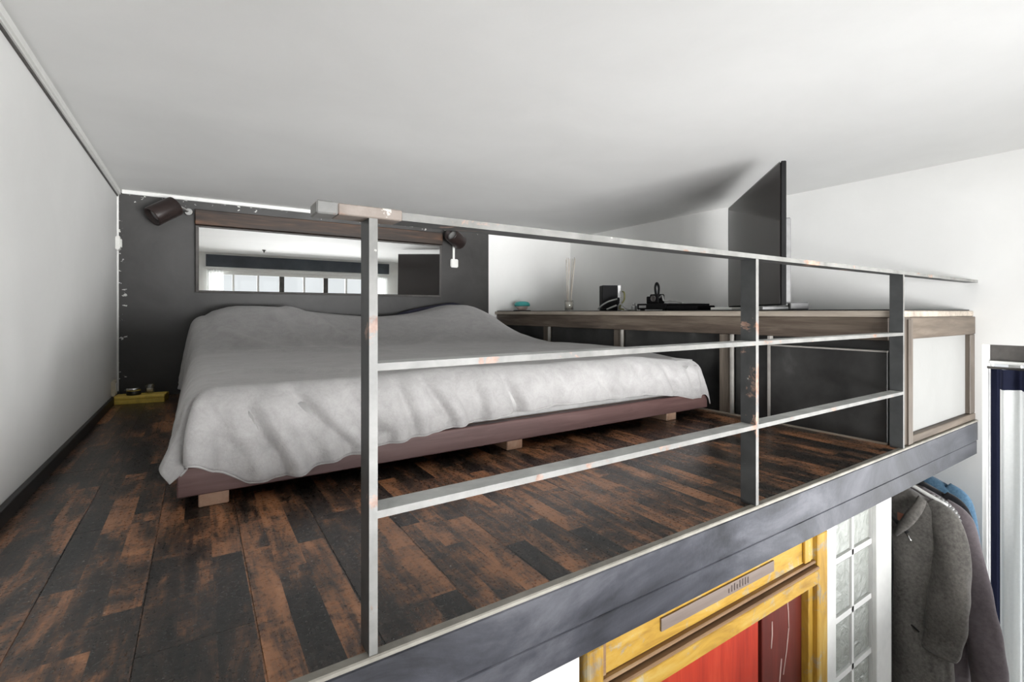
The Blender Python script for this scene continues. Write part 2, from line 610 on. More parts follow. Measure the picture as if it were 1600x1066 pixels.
def build(name, mb, mats, parent=None, recalc=True):
    bm = mb.bm
    if recalc:
        bmesh.ops.recalc_face_normals(bm, faces=bm.faces)
    if parent is None:
        xs = [v.co for v in bm.verts]
        base = Vector(((min(v.x for v in xs) + max(v.x for v in xs)) / 2, (min(v.y for v in xs) + max(v.y for v in xs)) / 2, min(v.z for v in xs)))
    else:
        base = _base(parent)
    for v in bm.verts:
        v.co = (v.co - base) * H
    me = bpy.data.meshes.new(name)
    bm.to_mesh(me)
    bm.free()
    if not isinstance(mats, (list, tuple)):
        mats = [mats]
    for m in mats:
        me.materials.append(M[m] if isinstance(m, str) else m)
    o = bpy.data.objects.new(name, me)
    COL.objects.link(o)
    BASE[o.name] = base
    if parent is None:
        o.location = base * H
    else:
        o.parent = parent
    return o


def empty(name, loc):
    o = bpy.data.objects.new(name, None)
    o.empty_display_size = 0.05
    COL.objects.link(o)
    o.location = Vector(loc) * H
    BASE[o.name] = Vector(loc)
    return o


def tag(o, label, cat=None, group=None):
    o['label'] = label
    if cat: o['category'] = cat
    if group: o['group'] = group
    return o


def struct(o, label=None):
    o['kind'] = 'structure'
    if label:
        o['label'] = label
    return o


def B(*a, **k):
    return MB().box(*a, **k)


# ------------------------------------------------------------------ room shell
XL, XR, YB, YF, ZC, ZF = -0.79, 6.04, 7.21, -2.3, 2.43, -4.3
T = 0.25
struct(build('ceiling', B(XL - T, XR + 1, YF - T, YB + T, ZC, ZC + T), 'ceil'), 'white plastered ceiling')
struct(build('wall_left', B(XL - T, XL, YF - T, YB + T, ZF, ZC), 'white'), 'plain white wall left of the bed')
wb = struct(build('wall_back', B(XL, XR + 1, YB, YB + T, ZF, ZC), 'white'), 'white back wall')
dw = build('dark_panel', B(XL + 0.012, 4.19, YB - 0.03, YB, -0.31, 2.395), 'dark_wall', wb)
dw['label'] = 'charcoal painted part behind the bed'
JY = 1.355                      # where the recess of the side window begins
mb = MB()
mb.box(XR, XR + 0.36, JY, YB, ZF, ZC)
mb.box(XR, XR + 0.36, YF, JY, 0.705, ZC)
mb.box(XR, XR + 0.36, YF, -2.0, ZF, 0.705)
mb.box(XR, XR + 0.36, -2.0, JY, ZF, -2.6)
struct(build('wall_right', mb, 'white'), 'white wall on the right')
# front wall behind the camera, with its long window, seen in the mirror
FW = YF
SILL = -1.15  # unseen sill, height set to keep window light off the door wall
mb = MB()
WX0, WX1 = 0.22, 5.50
mb.box(XL, WX0, FW - T, FW, ZF, ZC)
mb.box(WX1, XR, FW - T, FW, ZF, ZC)
mb.box(WX0, WX1, FW - T, FW, ZF, SILL)
mb.box(WX0, WX1, FW - T, FW, 1.90, ZC)
wf = struct(build('wall_front', mb, 'white'), 'white wall with the long window facing the loft')
bd = build('dark_band', B(0.18, 5.60, FW, FW + 0.04, 2.02, 2.37), 'bluewall', wf)
bd['label'] = 'slate blue band above the window'
mb = MB()
win = empty('window_1', (2.86, FW - 0.1, SILL)); struct(win, 'long white framed window behind the camera')
mb.box(WX0, WX1, FW - 0.2, FW - 0.1, 1.80, 1.90)
mb.box(WX0, WX1, FW - 0.2, FW - 0.1, SILL, SILL + 0.1)
build('window_frame', mb, 'trim', win)
xs = [WX0 + i * (WX1 - WX0) / 8 for i in range(9)]
for i, x in enumerate(xs):
    dk = i in (3, 5)
    w = 0.07 if dk else 0.028
    build('mullion', B(x - w, x + w, FW - 0.2, FW - 0.1, SILL + 0.1, 1.80), 'header' if dk else 'trim', win)
for a, b in zip(xs, xs[1:]):
    build('pane', B(a + 0.02, b - 0.02, FW - 0.16, FW - 0.15, SILL + 0.1, 1.80), 'glass', win)
build('curtain_rail', B(0.15, 5.6, FW + 0.10, FW + 0.14, 1.93, 1.97), 'trim', win)
for k in range(2):
    P = []
    xa = 0.2 if k == 0 else 5.1
    for i in range(30):
        x = xa + 0.42 * i / 29
        P.append([(x, FW + 0.12 + 0.04 * math.sin(i * 1.25), z) for z in (1.95, -2.3)])
    build('curtain', MB().grid(P), 'curtain_white', win)
hk = empty('ceiling_holder', (1.48, -0.26, ZC - 0.07))
tag(hk, 'small dark lamp holder on the ceiling, visible only in the mirror', 'lamp holder')
build('holder', MB().lathe((1.48, -0.26, ZC - 0.001), (0, 0, -1), [(0, 0.045), (0.02, 0.045), (0.03, 0.02), (0.07, 0.018)], 14), 'black', hk)

# lower floor and the wall under the loft
struct(build('floor_lower', B(XL - T, XR + 1, YF - T, YB + T, ZF - T, ZF), 'gray_floor'), 'floor of the room below the loft')
DW = 1.45
mb = MB()
mb.box(XL, 1.26, DW, DW + 0.22, ZF, -0.33)
mb.box(3.235, 3.345, DW, DW + 0.22, ZF, -0.33)
mb.box(3.94, 4.185, DW, DW + 0.22, ZF, -0.33)
mb.box(3.345, 3.94, DW, DW + 0.22, ZF, -3.2)
struct(build('wall_lower', mb, 'lower'), 'white wall below the loft edge')

# ------------------------------------------------------------------ loft floor and planks
YE = 1.385
slab = struct(build('floor', B(XL, XR, YE + 0.03, YB, -0.31, -0.022), 'seam'), 'dark rustic laminate floor of the loft')
PW, PL = 0.3145, 3.0


def plank_mesh(x0, x1, y0, y1):
    b = MB()
    b.box(x0 + 0.0004, x1 - 0.0004, y0 + 0.0004, y1 - 0.0004, -0.022, 0.0, 0.0016)
    return b


cache = {}
xk = XL + 0.005
row = 0
sb = _base(slab)
while xk < XR - 0.05:
    x1 = min(xk + PW, XR - 0.003)
    y = YE + 0.035 - ((row * 1.13 + 0.4) % PL)
    while y < YB - 0.01:
        a, b_ = max(y, YE + 0.035), min(y + PL, YB - 0.035)
        if b_ - a > 0.08:
            key = (round(x1 - xk, 4), round(b_ - a, 4))
            if key not in cache:
                pm = plank_mesh(0, x1 - xk, 0, b_ - a)
                bmesh.ops.recalc_face_normals(pm.bm, faces=pm.bm.faces)
                for v_ in pm.bm.verts:
                    v_.co *= H
                me = bpy.data.meshes.new('plank')
                pm.bm.to_mesh(me); pm.bm.free()
                me.materials.append(M['plank'])
                cache[key] = me
            o = bpy.data.objects.new('plank', cache[key])
            COL.objects.link(o)
            o.parent = slab
            o.location = (Vector((xk, a, 0)) - sb) * H
        y += PL
    xk += PW
    row += 1

struct(build('baseboard_left', B(XL, XL + 0.03, YE + 0.04, YB - 0.03, 0.0, 0.085, 0.004), 'black'), 'black skirting along the left wall')
struct(build('trim_1', B(XL, XL + 0.035, YF, YB - 0.04, 2.355, 2.425, 0.012, seg=2), 'trim'), 'white trunking along the top of the left wall')
struct(build('trim_shadow_gap', B(XL, XL + 0.012, YF, YB - 0.04, 2.343, 2.355), 'header'), 'dark strip standing for the shadow gap under the white trunking')  # shadow below the trunking, built as a dark strip
struct(build('trim_3', B(XL + 0.04, 4.19, YB - 0.05, YB - 0.001, 2.382, 2.428, 0.006), 'trim'), 'thin white strip where back wall meets ceiling')
struct(build('trim_4', B(XL, XL + 0.016, YB - 0.045, YB - 0.001, 0.0, 2.38), 'trim'), 'ragged white edge of the back left corner')

# ------------------------------------------------------------------ steel edge beam
beam = empty('beam', (2.6, YE, -0.31)); struct(beam, 'slate painted steel beam along the loft edge')
build('upper_flange', B(XL, XR, YE, YE + 0.03, -0.185, -0.012, 0.006), 'beam', beam)
build('lower_flange', B(XL, XR, YE + 0.006, YE + 0.03, -0.312, -0.187, 0.006), 'beam', beam)
e = build('edge_strip', B(XL, XR, YE - 0.003, YE + 0.034, -0.012, 0.006, 0.004), 'beam_edge', beam)
e['label'] = 'bare worn top edge'

# ------------------------------------------------------------------ railing
rail = empty('railing', (2.6, YE + 0.03, 0))
tag(rail, 'worn steel flat bar railing along the loft edge', 'railing')
PB = 0.083
for x in (0.4125, 2.396, 4.305):
    b = MB()
    # faces: -z +z -y +y -x +x ; thin outer edge worn, its paler tone also standing for window light
    b.facebox(x, x + 0.025, YE + 0.004, YE + 0.004 + PB, 0.0, 1.274, (0, 0, 1, 1, 0, 0))
    p = build('post', b, ['steel_dark', 'steel_edge'], rail)
tr = MB()
tr.facebox(0.51, XR, YE, YE + PB, 1.274, 1.298, (1, 2, 0, 2, 2, 2))  # faces toned by direction: shade painted on the underside
build('top_rail', tr, ['steel_edge', 'steel_dark', 'steel_flat'], rail)
tr = MB()
tr.box(0.325, 0.51, YE - 0.002, YE + PB, 1.272, 1.304, 0.003)
p = build('rail_end', tr, ['steel_rust'], rail)
p['label'] = 'rusty bare stretch of the top bar'
p = build('rail_cap', B(0.268, 0.325, YE - 0.003, YE + PB + 0.002, 1.270, 1.306, 0.004), 'steel_cap', rail)
p['label'] = 'thicker chipped end of the top bar'
for nm, z in (('middle_rail', 0.840), ('lower_rail', 0.410)):
    for a, b_ in ((0.4375, 2.396), (2.421, 4.305)):
        q = MB()
        q.facebox(a, b_, YE + 0.004, YE + PB, z - 0.011, z + 0.011, (1, 2, 0, 2, 2, 2))  # dark underside stands in for shade, as on the top rail
        build(nm, q, ['steel_edge', 'steel_dark', 'steel_flat'], rail)

# ------------------------------------------------------------------ bed
bed = empty('bed', (2.05, 5.0, 0))
tag(bed, 'low double bed with plum brown board frame on short pine blocks', 'bed')
BX0, BX1, BY0, BY1 = -0.09, 4.16, 2.90, 7.14
ZB0, ZB1 = 0.075, 0.222
build('front_board', B(BX0, BX1, BY0, BY0 + 0.07, ZB0, ZB1, 0.006), 'frame_wood', bed)
build('head_board', B(BX0, BX1, BY1 - 0.07, BY1, ZB0, ZB1, 0.006), 'frame_wood', bed)
build('side_board', B(BX0, BX0 + 0.07, BY0 + 0.072, BY1 - 0.072, ZB0, ZB1, 0.006), 'frame_wood', bed)
build('side_board', B(BX1 - 0.07, BX1, BY0 + 0.072, BY1 - 0.072, ZB0, ZB1, 0.006), 'frame_wood', bed)
build('bed_base', B(BX0 + 0.072, BX1 - 0.072, BY0 + 0.072, BY1 - 0.072, 0.12, 0.2215), 'leg_wood', bed)
for x in (0.0, 1.865, 3.60):
    for y in (2.93, 4.85, 6.75):
        build('leg', B(x, x + 0.135, y, y + 0.30, 0.0, 0.12 if y > 3 else 0.074, 0.006), 'leg_wood', bed)
MX0, MX1, MY0, MY1 = -0.01, 4.08, 2.925, 7.06


def rounded_slab(x0, x1, y0, y1, z0, z1, r):
    b = MB()
    b.box(x0, x1, y0, y1, z0, z1, r, seg=4)
    for f in b.bm.faces:
        f.smooth = True
    return b


build('mattress', rounded_slab(MX0, MX1, MY0, MY1, 0.223, 0.54, 0.05), 'sheet', bed)


def interp(x, xs, ys):
    return float(np.interp(x, xs, ys))


BXs = [-0.2, 0.0, 0.15, 0.4, 0.8, 1.2, 1.6, 2.0, 2.5, 2.85, 3.2, 3.5, 3.75, 3.95, 4.1]
BHs = [0.10, 0.30, 0.44, 0.475, 0.465, 0.41, 0.355, 0.325, 0.345, 0.41, 0.49, 0.52, 0.44, 0.22, 0.04]


def sstep(a, b, x):
    t_ = max(0.0, min(1.0, (x - a) / (b - a)))
    return t_ * t_ * (3 - 2 * t_)


def top_h(x, y):
    bh = 0.0
    for dx_, w_ in ((-0.16, 0.25), (0, 0.5), (0.16, 0.25)):
        bh += w_ * interp(x + dx_, BXs, BHs)
    # where the slope up to the pillows starts
    y0 = 5.35 + 0.25 * math.sin(x * 1.1)
    s_ = sstep(y0, 6.75, y)
    z = 0.592 + bh * s_
    z += 0.022 * mnoise.noise((x * 0.9, y * 0.9, 3.1)) + 0.010 * mnoise.noise((x * 2.6, y * 2.6, 9.0))
    # soft ridges running from the left pillow
    for (xa, ya, xb, yb, h_, w_) in ((0.95, 6.7, 1.75, 5.6, 0.035, 0.10), (0.75, 6.5, 1.15, 5.3, 0.020, 0.10),
                                     (0.25, 6.0, 1.3, 5.15, 0.018, 0.09), (0.2, 5.5, 1.6, 4.75, 0.014, 0.08),
                                     (0.15, 3.75, 0.9, 3.35, 0.020, 0.09), (3.0, 5.9, 2.2, 5.4, 0.015, 0.15)):
        dx_, dy_ = xb - xa, yb - ya
        L2 = dx_ * dx_ + dy_ * dy_
        k_ = ((x - xa) * dx_ + (y - ya) * dy_) / L2
        kc = max(0, min(1, k_))
        d_ = math.hypot(x - xa - kc * dx_, y - ya - kc * dy_)
        z += 2.0 * h_ * math.exp(-(d_ / (0.75 * w_)) ** 2) * math.sin(math.pi * (0.15 + 0.7 * kc))
    # front right corner sags
    z -= 0.06 * sstep(1.0, 0.0, math.hypot(x - 4.05, (y - 3.03)))
    return z


def blanket():
    x0, x1, y0, y1 = 0.07, 4.02, 3.04, 7.13
    R = 0.13
    ph = math.radians(84)
    HX = [-0.2, 0.0, 0.1, 0.22, 0.40, 0.71, 0.89, 1.53, 2.29, 3.29, 3.7, 3.9, 4.1]
    HZ = [0.24, 0.23, 0.19, 0.105, 0.115, 0.165, 0.195, 0.258, 0.298, 0.285, 0.235, 0.19, 0.19]

    def arc(v):   # arc length needed for a vertical fall v
        return R * ph + (v - R * (1 - math.cos(ph))) / math.sin(ph)

    def fall(r, phm):
        if r <= R * phm:
            a = r / R
            return R * math.sin(a), R * (1 - math.cos(a))
        k = r - R * phm
        return R * math.sin(phm) + k * math.cos(phm), R * (1 - math.cos(phm)) + k * math.sin(phm)
    W, L = x1 - x0, y1 - y0
    CREASE = [(-0.30, 0.12, -0.22, 0.45, 0.040, 0.05), (0.14, 0.16, 0.31, 0.52, 0.060, 0.05),
              (0.36, 0.10, 0.66, 0.45, 0.045, 0.05), (0.66, 0.12, 0.86, 0.42, 0.028, 0.05), (0.97, 0.12, 1.06, 0.38, 0.040, 0.045),
              (1.14, 0.12, 1.32, 0.38, 0.036, 0.045), (1.48, 0.10, 1.56, 0.30, 0.026, 0.045), (1.74, 0.12, 1.86, 0.34, 0.028, 0.05),
              (2.15, 0.12, 2.22, 0.30, 0.020, 0.06), (2.62, 0.16, 2.78, 0.32, 0.022, 0.06), (3.05, 0.10, 3.20, 0.30, 0.018, 0.06),
              (3.45, 0.12, 3.60, 0.32, 0.022, 0.05), (3.78, 0.10, 3.90, 0.36, 0.030, 0.05)]
    ss = [-1 + i / 30 for i in range(30)] + [i / 200 for i in range(201)] + [1 + (i + 1) / 20 for i in range(20)]
    ts = [-1 + i / 36 for i in range(36)] + [i / 110 for i in range(111)]
    P = []
    for sv in ss:
        rowp = []
        for tv in ts:
            fx = max(0.0, min(1.0, sv)) * W + x0
            fy = max(0.0, min(1.0, tv)) * L + y0
            a = b = 0.0
            sx = 0
            zt = top_h(fx, fy)
            if sv < 0:
                lz = 0.14 + 0.05 * math.sin(fy * 2.3) + 0.08 * sstep(6.0, 7.1, fy)
                a = -sv * arc(max(0.1, zt - lz)) * (1 - 0.22 * sstep(0, 0.5, -tv)); sx = -1
            elif sv > 1:
                a = (sv - 1) * arc(max(0.1, zt - 0.24)); sx = 1
            if tv < 0:
                b = -tv * arc(max(0.1, zt - interp(fx + (0.1 * sv if sv < 0 else 0), HX, HZ)))
                if sx: b *= 1 - 0.14 * sstep(0, 0.5, abs(sv) if sv < 0 else sv - 1)
            r = math.hypot(a, b)
            if r < 1e-9:
                rowp.append((fx, fy, zt)); continue
            psi = math.atan2(a, b)          # 0 pure front .. pi/2 pure side
            flare = math.radians(84) - (math.radians(20) * math.sin(2 * psi) if sx < 0 else math.radians(8) * math.sin(2 * psi) if sx else 0) - (math.radians(4) if (sx < 0 and b == 0) else 0)
            h_, v_ = fall(r, flare)
            if sx == 0 or (sx < 0 and b > 0):
                l_ = (fx - x0) if sx == 0 else -0.32 * psi
            elif sx < 0:
                l_ = -0.5 - (fy - y0)
            else:
                l_ = W + (0.32 * psi if b > 0 else 0.5 + (fy - y0))
            w_ = sstep(0.03, 0.40, r)
            lw = l_ + 0.10 * mnoise.noise((l_ * 1.7, 0.3, 7.7))
            amp = interp(l_, [-5, -0.6, -0.2, 0.3, 1.3, 2.0, 3.2, 4.2], [0.03, 0.05, 0.075, 0.062, 0.05, 0.036, 0.022, 0.035])
            # folds lean to the right on their way down
            f_ = math.sin((lw - 0.42 * r) * 2 * math.pi / 0.36) * 0.7 + math.sin((lw - 0.3 * r) * 2 * math.pi / 0.21 + 1.3) * 0.3
            f_ += 0.6 * mnoise.noise((l_ * 3.0, r * 3.0, 1.0))
            h_ += 0.55 * amp * w_ * f_ + 0.004
            if l_ > -0.6 and (sx <= 0):
                for (l0, r0, l1, r1, dep, wd) in CREASE:
                    kk = max(0.0, min(1.0, (r - r0) / (r1 - r0)))
                    lc = l0 + (l1 - l0) * kk
                    env = sstep(r0 - 0.10, r0 + 0.06, r) * (0.6 + 0.6 * kk)
                    g = (l_ - lc) / wd
                    h_ += env * dep * (-math.exp(-g * g) + 0.75 * math.exp(-((g - 1.7) / 1.0) ** 2) + 0.35 * math.exp(-((g + 1.9) / 1.1) ** 2))
            h_ = max(h_, 0.02 * w_)
            dx_, dy_ = sx * a / r, -b / r
            X_, Y_ = fx + dx_ * h_, fy + dy_ * h_
            if sx > 0:
                X_ = min(X_, 4.215)
            if sx == 0 and b > 0:
                Y_ = min(Y_, 2.888)if zt - v_ < 0.26 else Y_
            rowp.append((X_, Y_, max(0.02, zt - v_)))
        P.append(rowp)
    return P


BP = blanket()
bl = build('blanket', MB().grid(BP), 'fleece', recalc=False)
md = bl.modifiers.new('thickness', 'SOLIDIFY'); md.thickness = 0.012 * H; md.offset = 1.0
tag(bl, 'plush grey fleece blanket draped over the low bed', 'blanket')
hem = MB()
edge = [Vector(r_[0]) for r_ in BP]
hem.tube([p + Vector((0, -0.006, -0.002)) for p in edge[4:-4]], 0.006, 6)
hm = build('hem', hem, 'hem', bl); hm['label'] = 'pale stitched hem'


# dark pillow whose top shows behind the blanket
def pillow(x0, x1, yc, z0, zt, d):
    b = MB()
    P = []
    n = 22
    for i in range(n + 1):
        row_ = []
        u = -1 + 2 * i / n
        for j in range(n + 1):
            a = 2 * math.pi * j / n
            w = (1 - abs(u) ** 4) ** 0.5 if abs(u) < 1 else 0
            hh = (zt - z0) / 2
            cx = abs(math.cos(a)) ** 0.8 * math.copysign(1, math.cos(a))
            sx_ = abs(math.sin(a)) ** 0.8 * math.copysign(1, math.sin(a))
            row_.append((x0 + (x1 - x0) * (u + 1) / 2, yc + d * 0.5 * cx * w, z0 + hh + hh * (0.80 + 0.2 * w) * sx_ * max(w, 0.05)))
        P.append(row_)
    return b.grid(P)


pb = pillow(2.30, 3.86, 7.065, 0.60, 1.165, 0.13)
for v_ in pb.bm.verts:                       # slanting top edge, higher to the right
    v_.co.z -= 0.19 * max(0.0, (3.45 - v_.co.x)) / 1.15 * max(0.0, v_.co.z - 0.6) / 0.55
pl = build('pillow', pb, 'navy')
tag(pl, 'dark navy pillow peeking above the blanket at the headboard wall', 'pillow')

# ------------------------------------------------------------------ storage ledge
LX = 4.36
led = empty('storage_ledge', (5.2, 4.3, 0))
tag(led, 'built-in timber storage ledge with black panels beside the bed', 'ledge')
build('worktop', B(LX - 0.03, XR - 0.002, YE + 0.03, YB - 0.002, 0.962, 1.012, 0.006), 'ledge_edge', led)
wt = build('top_lining', B(LX + 0.02, XR - 0.002, YE + 0.06, YB - 0.002, 1.012, 1.022), 'black', led)
wt['label'] = 'thin black covering on the worktop'
build('front_beam', B(LX, LX + 0.09, YE + 0.11, YB - 0.03, 0.785, 0.961, 0.006), 'ledge_wood', led)
for y in (2.85, 4.31, 5.78, 7.10):
    build('post', B(LX + 0.006, LX + 0.10, y - 0.065, y + 0.06, 0.0, 0.784, 0.004), 'ledge_post', led)
    s_ = build('metal_strip', B(LX - 0.008, LX + 0.03, y - 0.085, y - 0.066, 0.0, 0.784), 'alu', led)
    s_['label'] = 'pale strip on the side of the post'
for a, b_ in ((1.50, 2.765), (2.91, 4.225), (4.37, 5.695), (5.84, 7.03)):
    build('panel', B(LX + 0.05, LX + 0.08, a, b_, 0.0, 0.784), 'chalk', led)
sl = build('sliding_panel', B(LX - 0.012, LX + 0.035, 1.50, 2.385, 0.01, 0.695, 0.003), 'chalk', led)
sl['label'] = 'loose black panel with pale edges'
build('panel_edge', B(LX - 0.02, LX + 0.034, 2.386, 2.408, 0.01, 0.785), 'alu', sl)
build('panel_edge', B(LX - 0.02, LX + 0.034, 1.50, 2.385, 0.696, 0.708), 'alu', sl)
build('bottom_strip', B(LX - 0.02, LX + 0.0, 1.50, 7.0, 0.0, 0.014), 'ledge_edge', led)
# end of the ledge above the beam
y0 = YE + 0.02
build('corner_post', B(LX + 0.005, LX + 0.14, y0, y0 + 0.09, 0.012, 0.961, 0.004), 'ledge_post', led)
build('corner_edge', B(LX + 0.06, LX + 0.145, y0 - 0.012, y0 - 0.001, 0.012, 0.945), 'ledge_post', led)
build('end_post', B(XR - 0.135, XR - 0.004, y0, y0 + 0.09, 0.07, 0.795, 0.004), 'ledge_post', led)
build('end_beam', B(LX + 0.146, XR - 0.004, y0 - 0.004, y0 + 0.09, 0.797, 0.961, 0.006), 'ledge_wood_x', led)
build('bottom_rail', B(LX + 0.146, XR - 0.004, y0 - 0.004, y0 + 0.09, 0.008, 0.068, 0.005), 'ledge_wood_x', led)
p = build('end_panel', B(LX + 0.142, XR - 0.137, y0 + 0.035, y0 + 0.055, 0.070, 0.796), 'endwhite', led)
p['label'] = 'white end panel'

# ------------------------------------------------------------------ back wall: board, mirror, spotlights, switch
YW = YB - 0.032
tag(build('wooden_board', B(-0.035, 3.30, YW - 0.07, YW, 2.085, 2.275, 0.008), 'board'), 'rustic brown board fixed above the wall mirror', 'board')
mir = empty('wall_mirror', (1.61, YW - 0.03, 1.24))
tag(mir, 'long narrow wall mirror with thin dark frame over the bed', 'mirror')
mx0, mx1, mz0, mz1 = -0.03, 3.275, 1.245, 2.075
tilt = math.radians(0.95)
RM = Matrix.Translation((0, YW - 0.015, mz0)) @ Matrix.Rotation(tilt, 4, 'X') @ Matrix.Translation((0, -(YW - 0.015), -mz0))
b = MB()
for q in ((mx0, mx0 + 0.035, mz0, mz1), (mx1 - 0.02, mx1, mz0, mz1), (mx0 + 0.036, mx1 - 0.021, mz0, mz0 + 0.028), (mx0 + 0.036, mx1 - 0.021, mz1 - 0.02, mz1)):
    b.box(q[0], q[1], YW - 0.055, YW - 0.014, q[2], q[3], 0.004)
b.xform(RM)
build('frame', b, 'header', mir)
b = B(mx0 + 0.034, mx1 - 0.019, YW - 0.04, YW - 0.03, mz0 + 0.026, mz1 - 0.018)
b.xform(RM)
build('glass', b, 'mirror', mir)


def spotlight(c, ax, mount, label):
    c, ax, mount = Vector(c), Vector(ax).normalized(), Vector(mount)
    o = empty('spotlight', mount)
    tag(o, label, 'spotlight', 'wall spotlights over the bed')
    L_, r = 0.31, 0.118
    b = MB()
    b.lathe(c - ax * L_ / 2, ax, [(0, r * 0.8), (0.012, r * 0.97), (0.03, r), (L_ - 0.012, r), (L_, r * 0.96), (L_, r * 0.82), (L_ - 0.06, r * 0.75)], 28)
    sh = build('lamp_shade', b, 'wenge', o)
    b = MB().lathe(c + ax * (L_ / 2 - 0.065), ax, [(0, r * 0.70), (0.012, r * 0.70), (0.02, r * 0.5)], 20)
    build('bulb', b, 'silver', sh)
    st = c - ax * 0.09
    b = MB().tube([st, (st + mount) / 2 + Vector((0, 0.0, 0.03)), mount + Vector((0, -0.02, 0))], 0.024, 10, steps=4)
    b.lathe(mount + Vector((0, -0.05, 0)), (0, 1, 0), [(0, 0.04), (0.01, 0.045), (0.045, 0.045)], 16)
    build('swivel_arm', b, 'chrome', o)
    return o


spotlight((-0.335, YW - 0.20, 2.19), (-0.80, -0.38, -0.62), (-0.10, YW, 2.235), 'dark brown can spotlight above the bed, near the left wall')
spotlight((3.47, YW - 0.19, 2.185), (-0.80, -0.45, 0.36), (3.62, YW, 2.23), 'black can spotlight right of the mirror, above a white cord switch')
sw = empty('cord_switch', (3.525, YW, 1.74))
tag(sw, 'white square switch hanging on a cord below the right spotlight', 'switch')
build('switch_plate', B(3.455, 3.59, YW - 0.045, YW - 0.001, 1.735, 1.872, 0.012, seg=2), 'whiteplastic', sw)
build('cord_cover', B(3.500, 3.538, YW - 0.02, YW - 0.001, 1.873, 2.16, 0.004), 'whiteplastic', sw)
wsw = empty('light_switch', (XL, YB - 0.12, 1.71))
tag(wsw, 'white light switch on the left wall at the dark corner', 'switch')
build('plate', B(XL + 0.001, XL + 0.04, YB - 0.18, YB - 0.055, 1.71, 1.875, 0.01, seg=2), 'whiteplastic', wsw)
build('rocker', B(XL + 0.041, XL + 0.055, YB - 0.15, YB - 0.085, 1.745, 1.84, 0.005), 'whiteplastic', wsw)
so = empty('wall_socket', (XL, 6.8, 0.09))
tag(so, 'ivory socket low on the left wall near the yellow box', 'socket')
build('plate', B(XL + 0.001, XL + 0.035, 6.68, 6.86, 0.09, 0.26, 0.01, seg=2), 'ivory', so)
build('outlet', MB().lathe((XL + 0.036, 6.77, 0.175), (1, 0, 0), [(0, 0.055), (0.006, 0.055), (0.006, 0.045), (0.002, 0.043)], 20), 'whiteplastic', so)

# yellow box with small things on the floor in the corner
yb = empty('yellow_box', (-0.53, 6.77, 0))
tag(yb, 'flat yellow box on the floor in the back left corner', 'box')
ry = Matrix.Translation((-0.535, 6.76, 0)) @ Matrix.Rotation(math.radians(-8), 4, 'Z')
b = B(-0.235, 0.235, -0.11, 0.11, 0.0, 0.05, 0.004); b.xform(ry)
build('tray', b, 'yellow', yb)
b = B(-0.237, 0.237, -0.113, 0.113, 0.051, 0.085, 0.006); b.xform(ry)
build('lid', b, 'yellow', yb)
vt = empty('tea_light_holder', (-0.46, 6.79, 0.085))
tag(vt, 'small clear glass holder standing on the yellow box', 'holder')
build('cup', MB().lathe((-0.46, 6.79, 0.086), (0, 0, 1), [(0, 0.03), (0.005, 0.04), (0.10, 0.052), (0.10, 0.044), (0.02, 0.034)], 20), 'jarglass', vt)
build('candle', MB().lathe((-0.46, 6.79, 0.107), (0, 0, 1), [(0, 0.026), (0.035, 0.03)], 16), 'wax', vt)
tn = empty('small_tin', (-0.60, 6.78, 0.085))
tag(tn, 'small silver tin lying on the yellow box by the glass holder', 'tin')
build('body', MB().lathe((-0.60, 6.76, 0.086), (0, 0, 1), [(0, 0.062), (0.004, 0.066), (0.045, 0.066)], 20), 'black', tn)
build('lid', MB().lathe((-0.60, 6.76, 0.1315), (0, 0, 1), [(0, 0.068), (0.025, 0.068), (0.032, 0.060)], 20), 'chrome', tn)

# ------------------------------------------------------------------ things on the ledge
ZT = 1.0225
# teal lidded bowl on a dark coaster
tag(build('coaster', MB().lathe((4.72, 6.93, ZT), (0, 0, 1), [(0, 0.15), (0.006, 0.155), (0.012, 0.15)], 28), 'wenge'), 'thin dark coaster under the teal lidded bowl', 'coaster')
bw = empty('lidded_bowl', (4.72, 6.93, ZT + 0.0125))
tag(bw, 'small pale bowl with a teal lid on the far end of the ledge', 'bowl')
zb = ZT + 0.013
build('bowl', MB().lathe((4.72, 6.93, zb), (0, 0, 1), [(0, 0.06), (0.01, 0.075), (0.05, 0.10), (0.068, 0.105)], 28), 'pinkish', bw)
build('lid', MB().lathe((4.72, 6.93, zb + 0.069), (0, 0, 1), [(0, 0.132), (0.02, 0.138), (0.05, 0.13), (0.075, 0.10), (0.085, 0.04)], 28), 'teal', bw)

# reed diffuser
dx, dy = 4.75, 5.70
df = empty('reed_diffuser', (dx, dy, ZT))
tag(df, 'glass reed diffuser with pale sticks standing on the ledge', 'diffuser')
build('jar', MB().lathe((dx, dy, ZT), (0, 0, 1), [(0, 0.066), (0.008, 0.07), (0.15, 0.07), (0.16, 0.066), (0.16, 0.060), (0.015, 0.062)], 24), 'jarglass', df)
build('wax_fill', MB().lathe((dx, dy, ZT + 0.017), (0, 0, 1), [(0, 0.055), (0.115, 0.056)], 20), 'wax', df)
for k in range(7):
    a = k * 2.4
    build('reed', MB().tube([(dx + 0.03 * math.cos(a), dy + 0.03 * math.sin(a), ZT + 0.134), (dx + 0.07 * math.cos(a + 0.5) - 0.0, dy + 0.07 * math.sin(a + 0.5) - 0.04, ZT + 0.80 + 0.03 * math.sin(k * 3))], 0.006, 6), 'reed', df)

